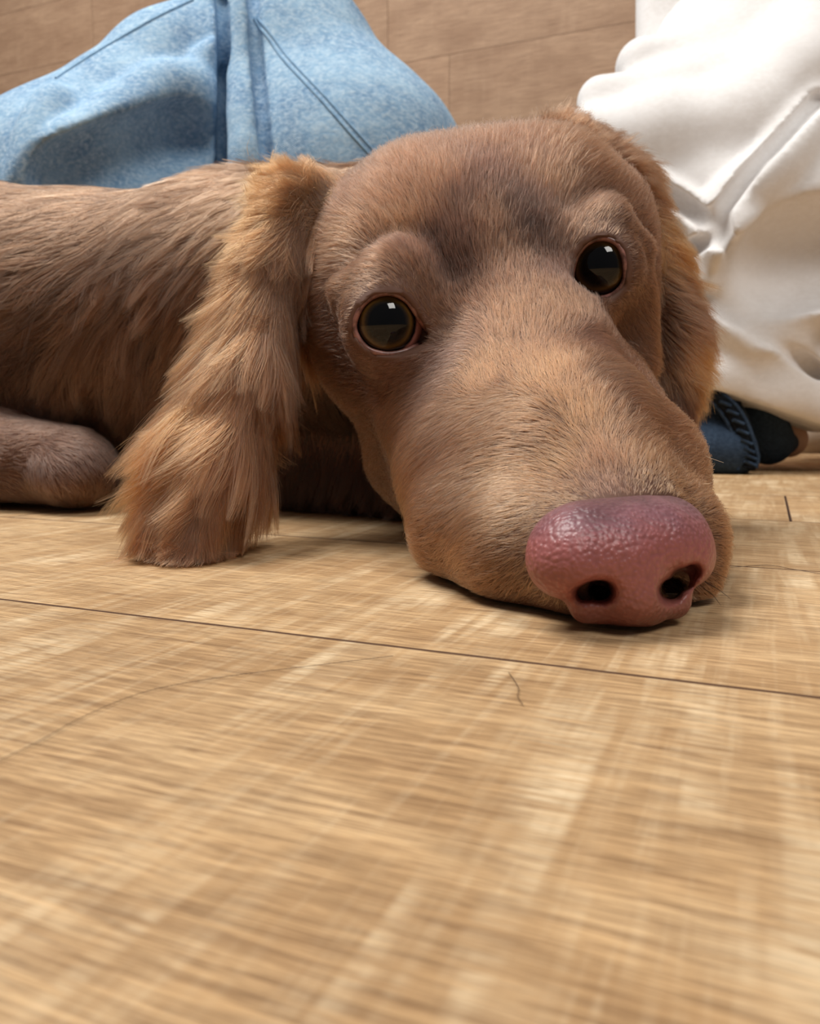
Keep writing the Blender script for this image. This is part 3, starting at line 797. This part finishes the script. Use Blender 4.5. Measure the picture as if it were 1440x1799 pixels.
# --- person in white trousers: big soft folds, hem above a dark slipper
p2 = thing('person', 'person in loose white fleece trousers and dark denim slipper beside the far ear of dog', 'person')
W = Field((0.085, 0.46, -0.003), (0.52, 0.90, 0.44), 0.0026)
rc(W, [(1245, 130, .71, .060), (1400, 40, .72, .088), (1580, -60, .74, .11)], .03, 'w')
rc(W, [(1150, 330, .636, .044), (1340, 430, .655, .080), (1530, 420, .68, .10)], .05, 'w')
rc(W, [(1290, 580, .658, .048), (1420, 615, .662, .056), (1580, 630, .68, .06)], .04, 'w')
# the bright roll above, scalloped at its free edge
rc(W, [(1128, 118, .665, .022), (1250, 140, .675, .035), (1400, 80, .68, .05)], .025, 'w')
rc(W, [(1056, 178, .645, .019), (1180, 192, .645, .030), (1400, 150, .645, .040)], .018, 'w')
rc(W, [(1008, 236, .630, .018), (1150, 240, .615, .026), (1300, 222, .608, .030), (1385, 150, .615, .030), (1450, 40, .64, .035)], .020, 'w')
W.displace(lambda X: .0022 * fnoise(X, 17, 21))
wt_ = tree_of(W)
wt_ = tree_of(W)
ridge(W, wt_, [(1440, 190), (1360, 290), (1290, 350), (1262, 392)], .008, .006, -.3, .018)
ridge(W, wt_, [(1130, 330), (1190, 362), (1246, 400)], .008, .005, -.1, .014)
ridge(W, wt_, [(1275, 400), (1300, 460), (1330, 535)], .011, .012, .2, .020)
ridge(W, wt_, [(1180, 455), (1250, 510), (1325, 552)], .010, .010, .2, .016)
ridge(W, wt_, [(1330, 552), (1390, 560), (1480, 590)], .012, .012, .3, .022)
ridge(W, wt_, [(1220, 545), (1290, 590), (1370, 655), (1450, 700)], .011, .010, .1, .016)
rc(W, [(1180, 632, .618, .013), (1250, 664, .612, .0130), (1350, 695, .612, .0130), (1450, 718, .612, .0130), (1580, 735, .62, .013)], .016, 'w')
wt_ = tree_of(W)
groove(W, wt_, [(1440, 172), (1380, 235), (1310, 310), (1254, 384)], .0016, .0022, .012, .006)
groove(W, wt_, [(1256, 384), (1252, 400), (1262, 412)], .0030, .0024, .007, .010)
groove(W, wt_, [(1250, 395), (1205, 362), (1140, 322)], .0018, .0024, .012, .007)
groove(W, wt_, [(1250, 412), (1225, 430), (1190, 452)], .0016, .0022, .012, .006)
groove(W, wt_, [(1190, 492), (1250, 530), (1310, 560)], .0016, .0020, .010, .007)
groove(W, wt_, [(1318, 562), (1370, 600), (1440, 656)], .0018, .0022, .012, .006)
groove(W, wt_, [(1345, 500), (1400, 455), (1460, 440)], .008, .010, .000, .035)
groove(W, wt_, [(1345, 572), (1400, 580), (1450, 600)], .0030, .0040, .003, .02)
W.displace(lambda X: .0005 * fnoise(X, 80, 22))
# the hem: nothing of the cloth below it
hemA = P(1200, 672, .62); hemB = P(1440, 750, .62)
hn = np.cross(hemB - hemA, np.array([0, 1.0, 0.02])); hn /= np.linalg.norm(hn)
if hn[2] > 0: hn = -hn
idx = s_v = None
Xg = W.pts(np.zeros(3, int), W.n); W.v = np.maximum(W.v, ((Xg - hemA) @ hn).astype(np.float32)); del Xg
wv_, wq_ = W.mesh()
white = mesh_obj('trousers', wv_, wq_, M_white, p2)
# shirt tail above the knee
S = Field((0.17, 0.60, 0.30), (0.40, 0.80, 0.47), 0.0024)
rc(S, [(1146, 90, .70, .014), (1146, -40, .71, .014)], .01, 'w')
rc(S, [(1172, 90, .70, .014), (1180, -40, .71, .018)], .008, 'w')
rc(S, [(1210, 60, .71, .020), (1260, -60, .73, .03)], .008, 'w')
sv, sq = S.mesh(); mesh_obj('sweatshirt', sv, sq, M_white, p2)
# dark slipper, stitched band, ankle, pale shoe
def blob(name, prims, k, mat, parent, lo, hi, h=.0014, subs=()):
    B = Field(lo, hi, h)
    for q_ in prims: B.add(q_, k, 'b')
    for q_ in subs: B.sub(q_, .003)
    B.floor_cut(.0006)
    a, b = B.mesh(); return mesh_obj(name, a, b, mat, parent)
lo, hi = (0.15, .50, -.002), (.36, .80, .09)
slip = blob('slipper', [roundcone(P(1255, 755, .640), P(1275, 790, .625), .026, .021), roundcone(P(1240, 790, .62), P(1285, 798, .618), .015, .0135), roundcone(P(1240, 730, .650), P(1260, 720, .660), .020, .018)], .014, M_navy, p2, lo, hi)
slip['label'] = 'dark blue denim slipper toe'
band_c = [(1250, 690), (1278, 716), (1298, 748), (1310, 782), (1316, 806), (1312, 824)]
bp = spline([list(P(x, y, .604)) for x, y in band_c], 40)
bp2 = [p + np.array([0.001, .0045, 0]) for p in bp]
band = tube('band', bp2, .0065, M_navy2, slip, 10)
tube('welt', [p + np.array([-.0062, .002, -0.001]) for p in bp], .0014, M_navy, slip, 6)
for k in range(1, 9):
    p = bp[int(3 + k * 3.9)]; q = p + np.array([0.0, -.0022, .0])
    tube('stitch', [q + np.array([-.0042, 0, .0016]), q, q + np.array([.0042, -.0002, -.0016])], .0013, M_navy, slip, 6)
tube('welt', [p + np.array([.0058, -.001, 0.001]) for p in bp], .0016, M_navy, slip, 6)
heel = blob('slipper_heel', [roundcone(P(1330, 745, .665), P(1350, 775, .665), .022, .016), roundcone(P(1350, 775, .665), P(1382, 778, .68), .016, .009)], .012, M_navy, p2, lo, hi)
blob('ankle', [roundcone(P(1350, 730, .70), P(1385, 772, .69), .024, .015)], .01, M_ankle, p2, (0.15, .55, -.002), (.42, .85, .12))
sh = blob('shoe', [roundcone(P(1418, 772, .80), P(1530, 762, .80), .0125, .019)], .01, M_shoe, p2, (0.30, .70, -.002), (.60, .95, .08))
sh['label'] = 'pale beige shoe'
blob('shoe_sole', [roundcone(P(1404, 789, .80), P(1540, 788, .80), .0045, .0055)], .01, M_shoe, sh, (0.30, .70, -.002), (.60, .95, .08))

# ------------------------------------------------------------------ stray hairs on the floor
def stray(label, pts, r0):
    q = spline([floor_pt(x, y) + [0, 0, .0004] for x, y in pts], 24)
    o = tube('stray_hair', q, r0, M_wd, None, 5)
    o['label'] = label; o['category'] = 'hair'; return o
stray('long dark hair lying on the floor beside the right side of the muzzle', [(1262, 999), (1300, 998), (1350, 995), (1395, 1003), (1445, 1011)], .00007)
stray('short kinked dark hair on the near plank just below the plank joint', [(893, 1185), (905, 1202), (911, 1215), (909, 1228), (918, 1242)], .00006)
stray('long pale-brown curved hair across the nearest plank, at the left of the photo', [(-10, 1345), (60, 1312), (150, 1262), (260, 1218), (400, 1192), (560, 1172), (690, 1156)], .00005)
